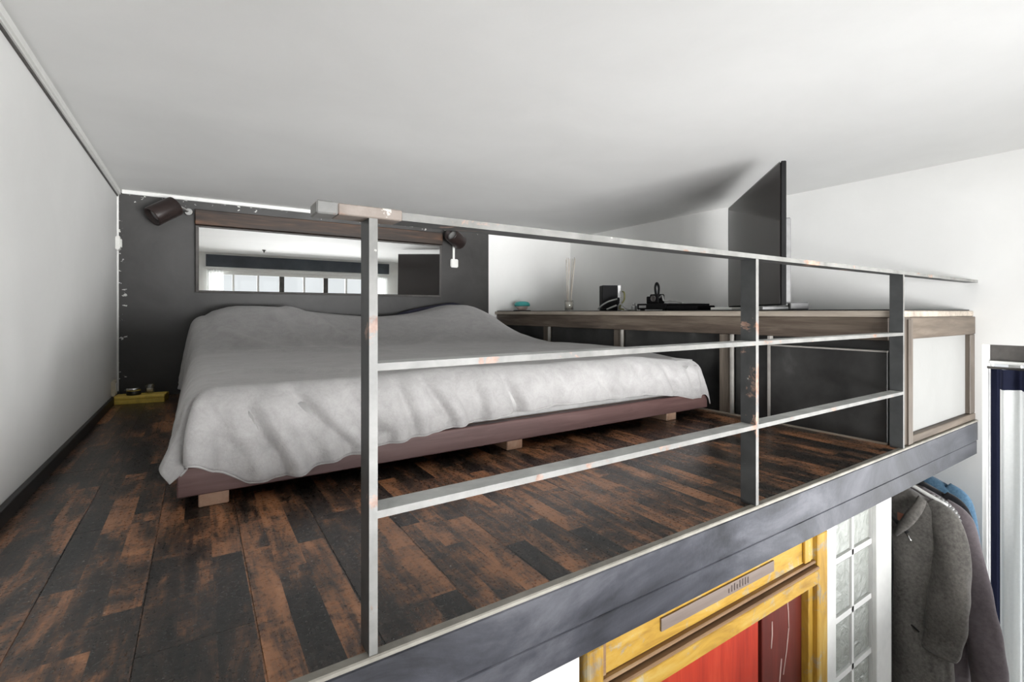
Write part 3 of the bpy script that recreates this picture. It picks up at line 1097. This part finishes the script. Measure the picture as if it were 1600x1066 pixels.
# router box with cables
rx, ry_ = 4.78, 4.86
rt = empty('router', (rx, ry_, ZT))
tag(rt, 'black upright router box with a silver edge on the ledge', 'router')
RZ = Matrix.Translation((rx, ry_, 0)) @ Matrix.Rotation(math.radians(-30), 4, 'Z')
b = B(-0.125, 0.085, -0.09, 0.09, ZT, ZT + 0.345, 0.006); b.xform(RZ); build('case', b, 'blackplastic', rt)
b = B(0.086, 0.135, -0.088, 0.088, ZT, ZT + 0.352, 0.006); b.xform(RZ); build('side_cover', b, 'silver', rt)
for k in range(3):
    b = B(0.136, 0.142, -0.06, -0.02, ZT + 0.10 + 0.07 * k, ZT + 0.14 + 0.07 * k); b.xform(RZ)
    build('port', b, 'black', rt)
cables = [
    ('grey cable arching in front of the router', 'cablegray', 0.010, [(4.60, 4.90, ZT + 0.02), (4.60, 4.83, ZT + 0.07), (4.61, 4.72, ZT + 0.12), (4.66, 4.62, ZT + 0.15), (4.72, 4.58, ZT + 0.17)]),
    ('black cable looped at the foot of the router', 'blackplastic', 0.013, [(4.72, 4.62, ZT + 0.14), (4.63, 4.55, ZT + 0.16), (4.60, 4.52, ZT + 0.10), (4.62, 4.60, ZT + 0.05), (4.60, 4.72, ZT + 0.02), (4.56, 4.80, ZT + 0.015)]),
    ('olive cable hanging from the router side', 'olive', 0.010, [(4.86, 4.70, ZT + 0.26), (4.80, 4.61, ZT + 0.24), (4.76, 4.57, ZT + 0.15), (4.70, 4.56, ZT + 0.09), (4.62, 4.52, ZT + 0.03), (4.57, 4.40, ZT + 0.012)]),
    ('grey cable heaped beside the router', 'cablegray', 0.012, [(4.57, 4.70, ZT + 0.015), (4.60, 4.58, ZT + 0.06), (4.62, 4.50, ZT + 0.085), (4.60, 4.42, ZT + 0.05), (4.60, 4.35, ZT + 0.013), (4.70, 4.30, ZT + 0.013)]),
]
for lb, mt, r, pts in cables:
    tag(build('cable', MB().tube(pts, r, 8, steps=6), mt), lb, 'cable', 'cables around the router')
pg = empty('cable_plug', (4.62, 4.26, ZT))
tag(pg, 'pale grey plug standing between router and black set-top box', 'plug')
build('plug_body', B(4.59, 4.65, 4.24, 4.30, ZT, ZT + 0.06, 0.008), 'silver', pg)
build('plug_pin', MB().lathe((4.62, 4.27, ZT + 0.0605), (0, 0, 1), [(0, 0.02), (0.03, 0.018), (0.035, 0.008)], 12), 'cablegray', pg)

# set-top box, small camera cube with looped cord, flat black slab
st = empty('set_top_box', (4.72, 3.93, ZT))
tag(st, 'flat black set-top box between the router and the television', 'set-top box')
build('case', B(4.56, 4.90, 3.72, 4.17, ZT + 0.01, ZT + 0.082, 0.008), 'blackplastic', st)
for y in (3.76, 4.10):
    build('foot', B(4.59, 4.63, y, y + 0.04, ZT, ZT + 0.01), 'black', st)
build('display', B(4.556, 4.5595, 4.02, 4.13, ZT + 0.03, ZT + 0.06), 'cablegray', st)
zc = ZT + 0.083
cc = empty('camcorder', (4.70, 3.98, zc))
tag(cc, 'small black device with a looped strap on the set-top box', 'device')
build('body', B(4.64, 4.76, 3.90, 4.04, zc, zc + 0.115, 0.012), 'blackplastic', cc)
build('side_block', B(4.66, 4.75, 4.041, 4.11, zc, zc + 0.09, 0.01), 'blackplastic', cc)
build('strap', MB().tube([(4.70, 3.99, zc + 0.115), (4.70, 4.0, zc + 0.20), (4.70, 3.975, zc + 0.25), (4.70, 3.945, zc + 0.20), (4.70, 3.95, zc + 0.115)], 0.014, 8, steps=6), 'blackplastic', cc)
build('lens_ring', MB().lathe((4.639, 3.97, zc + 0.06), (-1, 0, 0), [(0, 0.035), (0.02, 0.035), (0.022, 0.028), (0.01, 0.026)], 18), 'header', cc)
tag(build('cable', MB().tube([(4.66, 3.90, zc + 0.07), (4.64, 3.84, zc + 0.09), (4.62, 3.80, zc + 0.03), (4.62, 3.70, zc + 0.03), (4.60, 3.60, ZT + 0.10), (4.58, 3.50, ZT + 0.08)], 0.010, 8, steps=6), 'cablegray'), 'grey cable curling from the small device to the flat slab', 'cable', 'cables around the router')
sb_ = empty('flat_console', (4.70, 3.50, ZT))
tag(sb_, 'thin black slab lying on the ledge beside the set-top box', 'console')
build('case', B(4.55, 4.88, 3.30, 3.71, ZT, ZT + 0.055, 0.01), 'blackplastic', sb_)
build('top_plate', B(4.56, 4.87, 3.36, 3.70, ZT + 0.0555, ZT + 0.075, 0.008), 'blackplastic', sb_)

# ------------------------------------------------------------------ television
tv = empty('television', (5.0, 2.95, ZT))
tag(tv, 'flat black television standing at an angle on the ledge', 'television')
NE = Vector((4.30, 2.265, 0))
ang = math.radians(45)
TM = Matrix.Translation(NE) @ Matrix.Rotation(ang, 4, 'Z')   # local x along the screen, +y towards the bed
TL = 1.98
z0_, z1_ = 1.062, 2.335
b = B(0, TL, -0.045, 0.0, z0_, z1_, 0.006); b.xform(TM); build('bezel', b, 'blackplastic', tv)
b = B(0.014, TL - 0.014, 0.0002, 0.004, z0_ + 0.014, z1_ - 0.014); b.xform(TM); build('screen', b, 'screen', tv)
b = MB()
for q in ((0.001, TL - 0.001, z1_ - 0.013, z1_ - 0.001), (TL - 0.013, TL - 0.001, z0_ + 0.0135, z1_ - 0.0135)):
    b.box(q[0], q[1], 0.0002, 0.006, q[2], q[3])
b.xform(TM); p = build('front_frame', b, 'silver', tv); p['label'] = 'thin pale line along the screen edge'
b = B(0.05, TL - 0.05, -0.10, -0.046, z0_ + 0.02, z0_ + 0.78, 0.01); b.xform(TM); build('rear_housing', b, 'tv_grey', tv)
b = B(0.10, 0.22, -0.26, -0.105, ZT, ZT + 0.066, 0.008).box(0.12, 0.20, -0.104, 0.12, ZT, ZT + 0.03, 0.006); b.xform(TM); ft = build('stand_foot', b, 'tv_grey', tv)
b = B(0.13, 0.19, -0.10, -0.02, ZT + 0.036, z0_ + 0.019, 0.004); b.xform(TM); build('stand_neck', b, 'tv_grey', tv)
b = B(TL - 0.20, TL - 0.12, -0.24, 0.14, ZT, ZT + 0.035, 0.008); b.xform(TM); build('stand_foot', b, 'tv_grey', tv)
b = B(TL - 0.19, TL - 0.13, -0.10, -0.02, ZT + 0.036, z0_ + 0.019, 0.004); b.xform(TM); build('stand_neck', b, 'tv_grey', tv)
pp = empty('paper_stack', (4.62, 2.95, ZT))
tag(pp, 'low white stack lying on the ledge below the television', 'papers')
for k in range(2):
    build('sheet', B(4.50, 4.74, 2.86, 3.10, ZT + 0.014 * k, ZT + 0.013 + 0.014 * k, 0.003), 'whiteplastic', pp)

# ------------------------------------------------------------------ door below the loft
door = empty('door_1', (2.25, 1.43, ZF)); struct(door, 'worn ochre door frame with red door below the loft')
YD = 1.415
build('jamb', B(1.277, 1.362, YD, YD + 0.12, ZF, -0.33, 0.006), 'ochre_z', door)
build('jamb', B(3.105, 3.222, YD, YD + 0.12, ZF, -0.33, 0.006), 'ochre_z', door)
st_ = build('inner_jamb', B(1.376, 1.40, YD + 0.03, YD + 0.12, ZF, -0.33), 'molding', door)
build('inner_jamb', B(3.055, 3.104, YD + 0.03, YD + 0.12, ZF, -0.33, 0.004), 'ochre_z', door)
hp = build('header_panel', B(1.401, 3.054, YD + 0.035, YD + 0.09, -0.485, -0.33), 'ochre_x', door)
build('panel_edge', B(2.985, 3.05, YD + 0.015, YD + 0.034, -0.48, -0.33, 0.004), 'ochre_z', hp)
mo = build('molding', B(1.363, 3.104, YD + 0.012, YD + 0.06, -0.505, -0.487, 0.004), 'molding', door)
build('molding', B(1.363, 3.104, YD - 0.01, YD + 0.06, -0.532, -0.514, 0.005), 'molding', door)
build('cross_rail', B(1.363, 3.104, YD - 0.002, YD + 0.10, -0.625, -0.536, 0.006), 'ochre_x', door)
tp = build('grey_strip', B(1.735, 2.665, YD + 0.026, YD + 0.0345, -0.43, -0.372), 'tape', hp)
tp['label'] = 'grey worn strip with faint dark marks'
b = MB()
xx = 2.24
for k, hgt in enumerate((0.02, 0.03, 0.034, 0.022, 0.036, 0.036, 0.036, 0.03)):
    x = xx + k * 0.024
    b.box(x, x + 0.007, YD + 0.0235, YD + 0.0255, -0.416, -0.416 + hgt)
pm_ = build('pencil_mark', b, 'pencil', tp) if False else build('pencil_mark', b, 'pencil', hp)
lf = build('door_panel', B(1.401, 2.600, YD + 0.08, YD + 0.11, ZF, -0.627), 'red', door)
build('door_stile', B(2.625, 3.054, YD + 0.07, YD + 0.11, ZF, -0.627, 0.004), 'darkred', door)
build('door_groove', B(2.601, 2.624, YD + 0.095, YD + 0.11, ZF, -0.627), 'black', door)
b = MB()
for (xa, za, xb, zb_) in ((2.88, -0.66, 2.90, -0.85), (2.90, -0.85, 2.84, -1.1), (2.72, -0.75, 2.71, -0.9), (2.82, -1.0, 2.76, -1.3)):
    b.tube([(xa, YD + 0.0685, za), ((xa + xb) / 2 + 0.006, YD + 0.0685, (za + zb_) / 2), (xb, YD + 0.0685, zb_)], 0.004, 5)
build('scratch', b, 'scratch', door)

# glass blocks
wn_ = empty('window_2', (3.64, 1.44, -3.2)); struct(wn_, 'glass block window beside the ochre door')
GX = (3.345, 3.640, 3.672, 3.94)
GZ0 = -0.598 + 0.0
rows = [(-0.598 + 0.3815 * k) for k in range(1, -8, -1)]
for k in range(8):
    zt_ = rows[k] - 0.02
    zb_ = rows[k + 1] + 0.02
    if zb_ < -3.2:
        break
    zt2 = min(zt_, -0.33)
    for (xa, xb) in ((GX[0] + 0.006, GX[1]), (GX[2], GX[3] - 0.006)):
        bb = MB()
        bb.box(xa, xb, DW + 0.012, DW + 0.10, zb_, zt2, 0.012, seg=2)
        build('glass_block', bb, 'block', wn_)
b = MB()
for k in range(8):
    b.box(GX[0], GX[3], DW + 0.003, DW + 0.095, rows[k] - 0.019, rows[k] + 0.019) if -3.2 < rows[k] < -0.36 else None
b.box(GX[1] + 0.002, GX[2] - 0.002, DW + 0.003, DW + 0.094, -3.2, -0.33)
build('mortar_joint', b, 'lower', wn_)
b = MB()
b.box(3.225, 3.344, DW - 0.03, DW, ZF, -0.33, 0.004)
b.box(3.941, 4.19, DW - 0.03, DW, ZF, -0.33, 0.004)
build('window_frame', b, 'trim', wn_)

# ------------------------------------------------------------------ clothes
rod = empty('clothes_rail', (5.1, 1.57, -0.40))
tag(rod, 'metal clothes rail under the loft holding the coats', 'clothes rail')
build('rod', MB().tube([(4.2, 1.57, -0.375), (6.03, 1.57, -0.375)], 0.022, 12), 'chrome', rod)
build('wall_flange', MB().lathe((6.02, 1.57, -0.375), (1, 0, 0), [(0, 0.05), (0.018, 0.05)], 16), 'chrome', rod)


def hanger(x, c, hw, zs, label, mat):
    o = empty('coat_hanger', (x, c, zs - 0.1))
    tag(o, label, 'hanger', 'hangers on the clothes rail')
    b = MB()
    b.tube([(x, c - hw, zs - 0.09), (x, c - hw * 0.5, zs - 0.035), (x, c, zs + 0.012), (x, c + hw * 0.5, zs - 0.035), (x, c + hw, zs - 0.09)], 0.016, 8, steps=4)
    build('bar', b, mat, o)
    pts = [(x, c, zs + 0.01), (x, c, -0.42)]
    for k in range(7):
        a = math.radians(-60 + k * 42)
        pts.append((x, c + 0.03 * math.cos(a), -0.375 + 0.03 * math.sin(a)))
    b = MB().tube(pts, 0.006, 6)
    build('hook', b, 'chrome', o)
    return o


def garment(name, x, c, zs, hw, depth, length, sl_pts, sl_r, mat, label, cat='coat', seed=0, yaw=0.0):
    """hanging jacket: closed torso shell, two sleeves; sl_pts are (dy,dz) of the near sleeve from the neck"""
    o = empty(name, (x, c, zs - length))
    tag(o, label, cat, None)
    R_ = Matrix.Translation((x, c, 0)) @ Matrix.Rotation(yaw, 4, 'Z') @ Matrix.Translation((-x, -c, 0))
    b = MB()
    prof = [(0.0, 0.20, 0.40), (0.03, 0.42, 0.5), (0.07, 0.68, 0.62), (0.12, 0.90, 0.74), (0.19, 1.0, 0.88), (0.32, 0.99, 1.0), (0.5, 0.95, 1.05), (0.75, 0.96, 1.1), (1.05, 1.02, 1.18), (1.4, 1.08, 1.25), (length, 1.10, 1.28)]
    prof = [p for p in prof if p[0] <= length]
    zz = sorted(set([p[0] for p in prof] + [length * i / 26 for i in range(27)]))
    rings = []
    n = 56
    for d_ in zz:
        w = float(np.interp(d_, [p[0] for p in prof], [p[1] for p in prof])) * hw
        e_ = float(np.interp(d_, [p[0] for p in prof], [p[2] for p in prof])) * depth
        ring_ = []
        for k in range(n):
            a = 2 * math.pi * k / n
            ca, sa = math.cos(a), math.sin(a)
            fold = 1 + sstep(0.2, 0.9, d_) * (0.20 * math.sin(a * 5 + seed + d_ * 1.8) + 0.13 * math.sin(a * 9 + 2 * seed + d_ * 0.8))
            px = x - e_ * abs(ca) ** 0.75 * math.copysign(1, ca) * (fold if True else 1)
            py = c + w * abs(sa) ** 0.85 * math.copysign(1, sa) * (0.97 + 0.03 * fold)
            ring_.append(b.bm.verts.new((px, py, zs - d_ - 0.10 * (abs(sa) ** 2) * sstep(0.5, 0, d_) * 0)))
        rings.append(ring_)
    b.skin(rings, True, False)
    b.xform(R_)
    body = build('torso', b, mat, o)
    for sgn in (-1, 1):
        b = MB()
        pts = [Vector((x - dx_, c + sgn * dy_, zs - dz_)) for dx_, dy_, dz_ in sl_pts]
        # spline
        q = []
        ex = [pts[0] * 2 - pts[1]] + pts + [pts[-1] * 2 - pts[-2]]
        rr = [sl_r[0]] + list(sl_r) + [sl_r[-1]]
        rad = []
        for i in range(1, len(ex) - 2):
            for k in range(7):
                tt = k / 7
                a_, b1, c1, d1 = ex[i - 1], ex[i], ex[i + 1], ex[i + 2]
                q.append(0.5 * ((2 * b1) + (c1 - a_) * tt + (2 * a_ - 5 * b1 + 4 * c1 - d1) * tt ** 2 + (3 * b1 - a_ - 3 * c1 + d1) * tt ** 3))
                rad.append(rr[i] * (1 - tt) + rr[i + 1] * tt)
        q.append(pts[-1]); rad.append(sl_r[-1])
        rings = []
        m_ = 28
        for i, p in enumerate(q):
            d_ = (q[min(i + 1, len(q) - 1)] - q[max(i - 1, 0)]).normalized()
            u = Vector((0, sgn, 0)); u = (u - d_ * u.dot(d_)).normalized(); w = d_.cross(u)
            L_ = i / (len(q) - 1)
            rg = []
            for k in range(m_):
                a = 2 * math.pi * k / m_
                wr = 1 + 0.09 * sstep(0.08, 0.4, L_) * math.sin(a * 3 + L_ * 7 + seed) + 0.035 * math.sin(L_ * 34 + a * 2 + seed) * sstep(0.3, 0.6, L_)
                rg.append(b.bm.verts.new(p + u * math.cos(a) * rad[i] * wr + w * math.sin(a) * rad[i] * 0.62 * wr))
            rings.append(rg)
        # cuff turned inwards
        last = q[-1]
        d_ = (q[-1] - q[-2]).normalized()
        inner = []
        for v_ in rings[-1]:
            inner.append(b.bm.verts.new(last + (v_.co - last) * 0.9 - d_ * 0.05))
        rings.append(inner)
        b.skin(rings, True, True)
        b.xform(R_)
        build('sleeve', b, mat, o)
    return o, body, R_


# front: grey wool coat
gx, gc, gz = 4.74, 1.555, -0.40
coat, body, R_ = garment('wool_coat', gx, gc, gz, 0.31, 0.105, 1.75,
                         [(0.0, 0.17, 0.085), (0.01, 0.265, 0.17), (0.03, 0.315, 0.36), (0.06, 0.335, 0.60), (0.07, 0.325, 0.82), (0.06, 0.29, 1.02), (0.05, 0.25, 1.16)],
                         [0.06, 0.105, 0.115, 0.118, 0.120, 0.116, 0.112], 'wool', 'dark grey wool coat hanging nearest below the loft', seed=1)
b = MB()
for sgn in (-1, 1):
    P = []
    for i in range(8):
        tt = i / 7
        yy_ = gc + sgn * (0.15 - 0.13 * tt)
        zz_ = gz - 0.02 - 0.30 * tt
        wd = 0.055 * math.sin(math.pi * min(1, tt * 0.85 + 0.15)) + 0.01
        P.append([(gx - 0.06 - 0.085 * sstep(0, 0.5, tt) - 0.012 * math.sin(math.pi * j / 5), yy_ + sgn * wd * (j / 5), zz_ - 0.03 * j / 5) for j in range(6)])
    b.grid(P)
cl = build('collar', b, 'wool', coat)
md = cl.modifiers.new('thick', 'SOLIDIFY'); md.thickness = 0.012 * H
b = MB().tube([(gx - 0.14, gc + 0.01, gz - 0.30), (gx - 0.155, gc - 0.01, gz - 0.6), (gx - 0.165, gc + 0.0, gz - 1.0), (gx - 0.17, gc, gz - 1.7)], 0.008, 6, steps=4)
build('front_placket', b, 'lining', coat)
b = MB().tube([(gx - 0.125, gc + 0.05, gz - 0.17), (gx - 0.135, gc - 0.03, gz - 0.25), (gx - 0.142, gc - 0.10, gz - 0.31)], 0.016, 8, steps=4)
zp = build('zip', b, 'lining', coat); zp['label'] = 'black collar zip'
build('zip_pull', MB().tube([(gx - 0.158, gc - 0.102, gz - 0.312), (gx - 0.16, gc - 0.135, gz - 0.37)], 0.008, 8), 'chrome', zp)
p = build('label_tag', B(gx - 0.128, gx - 0.122, gc - 0.10, gc - 0.03, gz - 0.235, gz - 0.175), 'salmon', coat); p['label'] = 'salmon cloth label'
# pocket welt
build('pocket', MB().tube([(gx - 0.13, gc - 0.10, gz - 1.0), (gx - 0.135, gc - 0.17, gz - 1.04)], 0.008, 6), 'lining', coat)

# second: mauve grey jacket with a metal chain trim along the shoulder
jx, jc, jz = 5.06, 1.56, -0.46
jk, jb, R_ = garment('mauve_jacket', jx, jc, jz, 0.34, 0.10, 1.75,
                     [(0.0, 0.18, 0.09), (0.01, 0.285, 0.20), (0.03, 0.345, 0.45), (0.05, 0.40, 0.80), (0.06, 0.45, 1.10), (0.06, 0.48, 1.38)],
                     [0.06, 0.10, 0.105, 0.11, 0.11, 0.105], 'mauve', 'mauve grey jacket with metal chain trim behind the wool coat', 'jacket', seed=3)
for k in range(13):
    tt = k / 12
    y_ = jc - 0.14 - 0.235 * tt ** 0.8
    z_ = jz - 0.055 - 0.05 * tt - 0.22 * tt ** 2
    b = MB().lathe((jx - 0.05, y_, z_ + 0.012), (-0.75, -0.4, 0.5), [(-0.02, 0.012), (-0.015, 0.02), (0.01, 0.02), (0.018, 0.008)], 8)
    build('metal_stud', b, 'silver', jk)
# third: black jacket
garment('black_jacket', 5.36, 1.64, -0.50, 0.33, 0.09, 1.7,
        [(0.0, 0.18, 0.08), (0.0, 0.27, 0.17), (0.01, 0.32, 0.40), (0.02, 0.34, 0.75), (0.02, 0.34, 1.1), (0.02, 0.32, 1.3)],
        [0.06, 0.09, 0.095, 0.095, 0.09, 0.085], 'blackcloth', 'black jacket hanging between mauve and denim jackets', 'jacket', seed=5)
# fourth: denim jacket
garment('denim_jacket', 5.66, 1.70, -0.50, 0.335, 0.09, 1.6,
        [(0.0, 0.18, 0.08), (0.0, 0.275, 0.18), (0.01, 0.33, 0.45), (0.02, 0.37, 0.85), (0.02, 0.42, 1.2), (0.02, 0.44, 1.35)],
        [0.06, 0.09, 0.09, 0.09, 0.085, 0.08], 'denim', 'blue denim jacket hanging last by the white wall', 'jacket', seed=8)
hanger(gx, gc, 0.24, gz - 0.02, 'hanger inside the dark grey wool coat', 'ledge_edge')
hanger(4.90, 1.56, 0.26, -0.425, 'white hanger between the wool coat and the mauve jacket', 'whiteplastic')
hanger(jx, jc, 0.25, jz - 0.02, 'hanger inside the mauve grey jacket', 'ledge_edge')
hanger(5.36, 1.64, 0.25, -0.52, 'hanger inside the black jacket', 'ledge_edge')
hanger(5.66, 1.70, 0.25, -0.52, 'hanger inside the blue denim jacket', 'ledge_edge')

# ------------------------------------------------------------------ side window with curtain
w3 = empty('window_3', (6.3, -0.3, -2.6)); struct(w3, 'side window recess with dark header')
build('header', B(XR + 0.24, XR + 0.355, -1.99, JY - 0.002, 0.545, 0.704), 'header', w3)
build('header_lip', B(XR + 0.20, XR + 0.355, -1.99, JY - 0.002, 0.515, 0.544, 0.004), 'trim', w3)
b = MB()
for y in (-1.95, -0.9, 0.15, 1.2):
    b.box(XR + 0.28, XR + 0.34, y - 0.04, y + 0.04, -2.6, 0.514)
b.box(XR + 0.281, XR + 0.339, -1.99, 1.35, -2.6, -2.5)
build('window_frame', b, 'trim', w3)
build('pane', B(XR + 0.305, XR + 0.315, -1.98, JY - 0.003, -2.5, 0.514), 'glass', w3)
cu = empty('curtain', (XR + 0.2, 0.4, -2.6))
tag(cu, 'white curtain with navy heading and border in the side window', 'curtain')


def curtain_grid(ya, yb_, z1_, z0_, n, wav, amp, xc):
    P = []
    for i in range(n + 1):
        y = ya + (yb_ - ya) * i / n
        ww = amp * math.sin((y - ya) * 2 * math.pi / wav) + 0.3 * amp * math.sin((y - ya) * 2 * math.pi / wav * 2.3 + 1)
        P.append([(xc + ww * (0.7 + 0.3 * k / 6), y, z1_ + (z0_ - z1_) * k / 6) for k in range(7)])
    return MB().grid(P)


XC = XR + 0.15
build('drape', curtain_grid(1.27, 0.80, 0.29, -2.55, 56, 0.15, 0.05, XC), 'curtain_white', cu)
h_ = build('heading', curtain_grid(1.27, 0.80, 0.475, 0.291, 56, 0.15, 0.05, XC), 'curtain_navy', cu); h_['label'] = 'navy heading band'
h_ = build('border', curtain_grid(1.345, 1.275, 0.475, -2.55, 14, 0.05, 0.01, XC + 0.06), 'curtain_navy', cu); h_['label'] = 'navy side border'
build('curtain_pole', MB().tube([(XC, 1.353, 0.485), (XC, -1.98, 0.485)], 0.012, 10), 'header', w3)
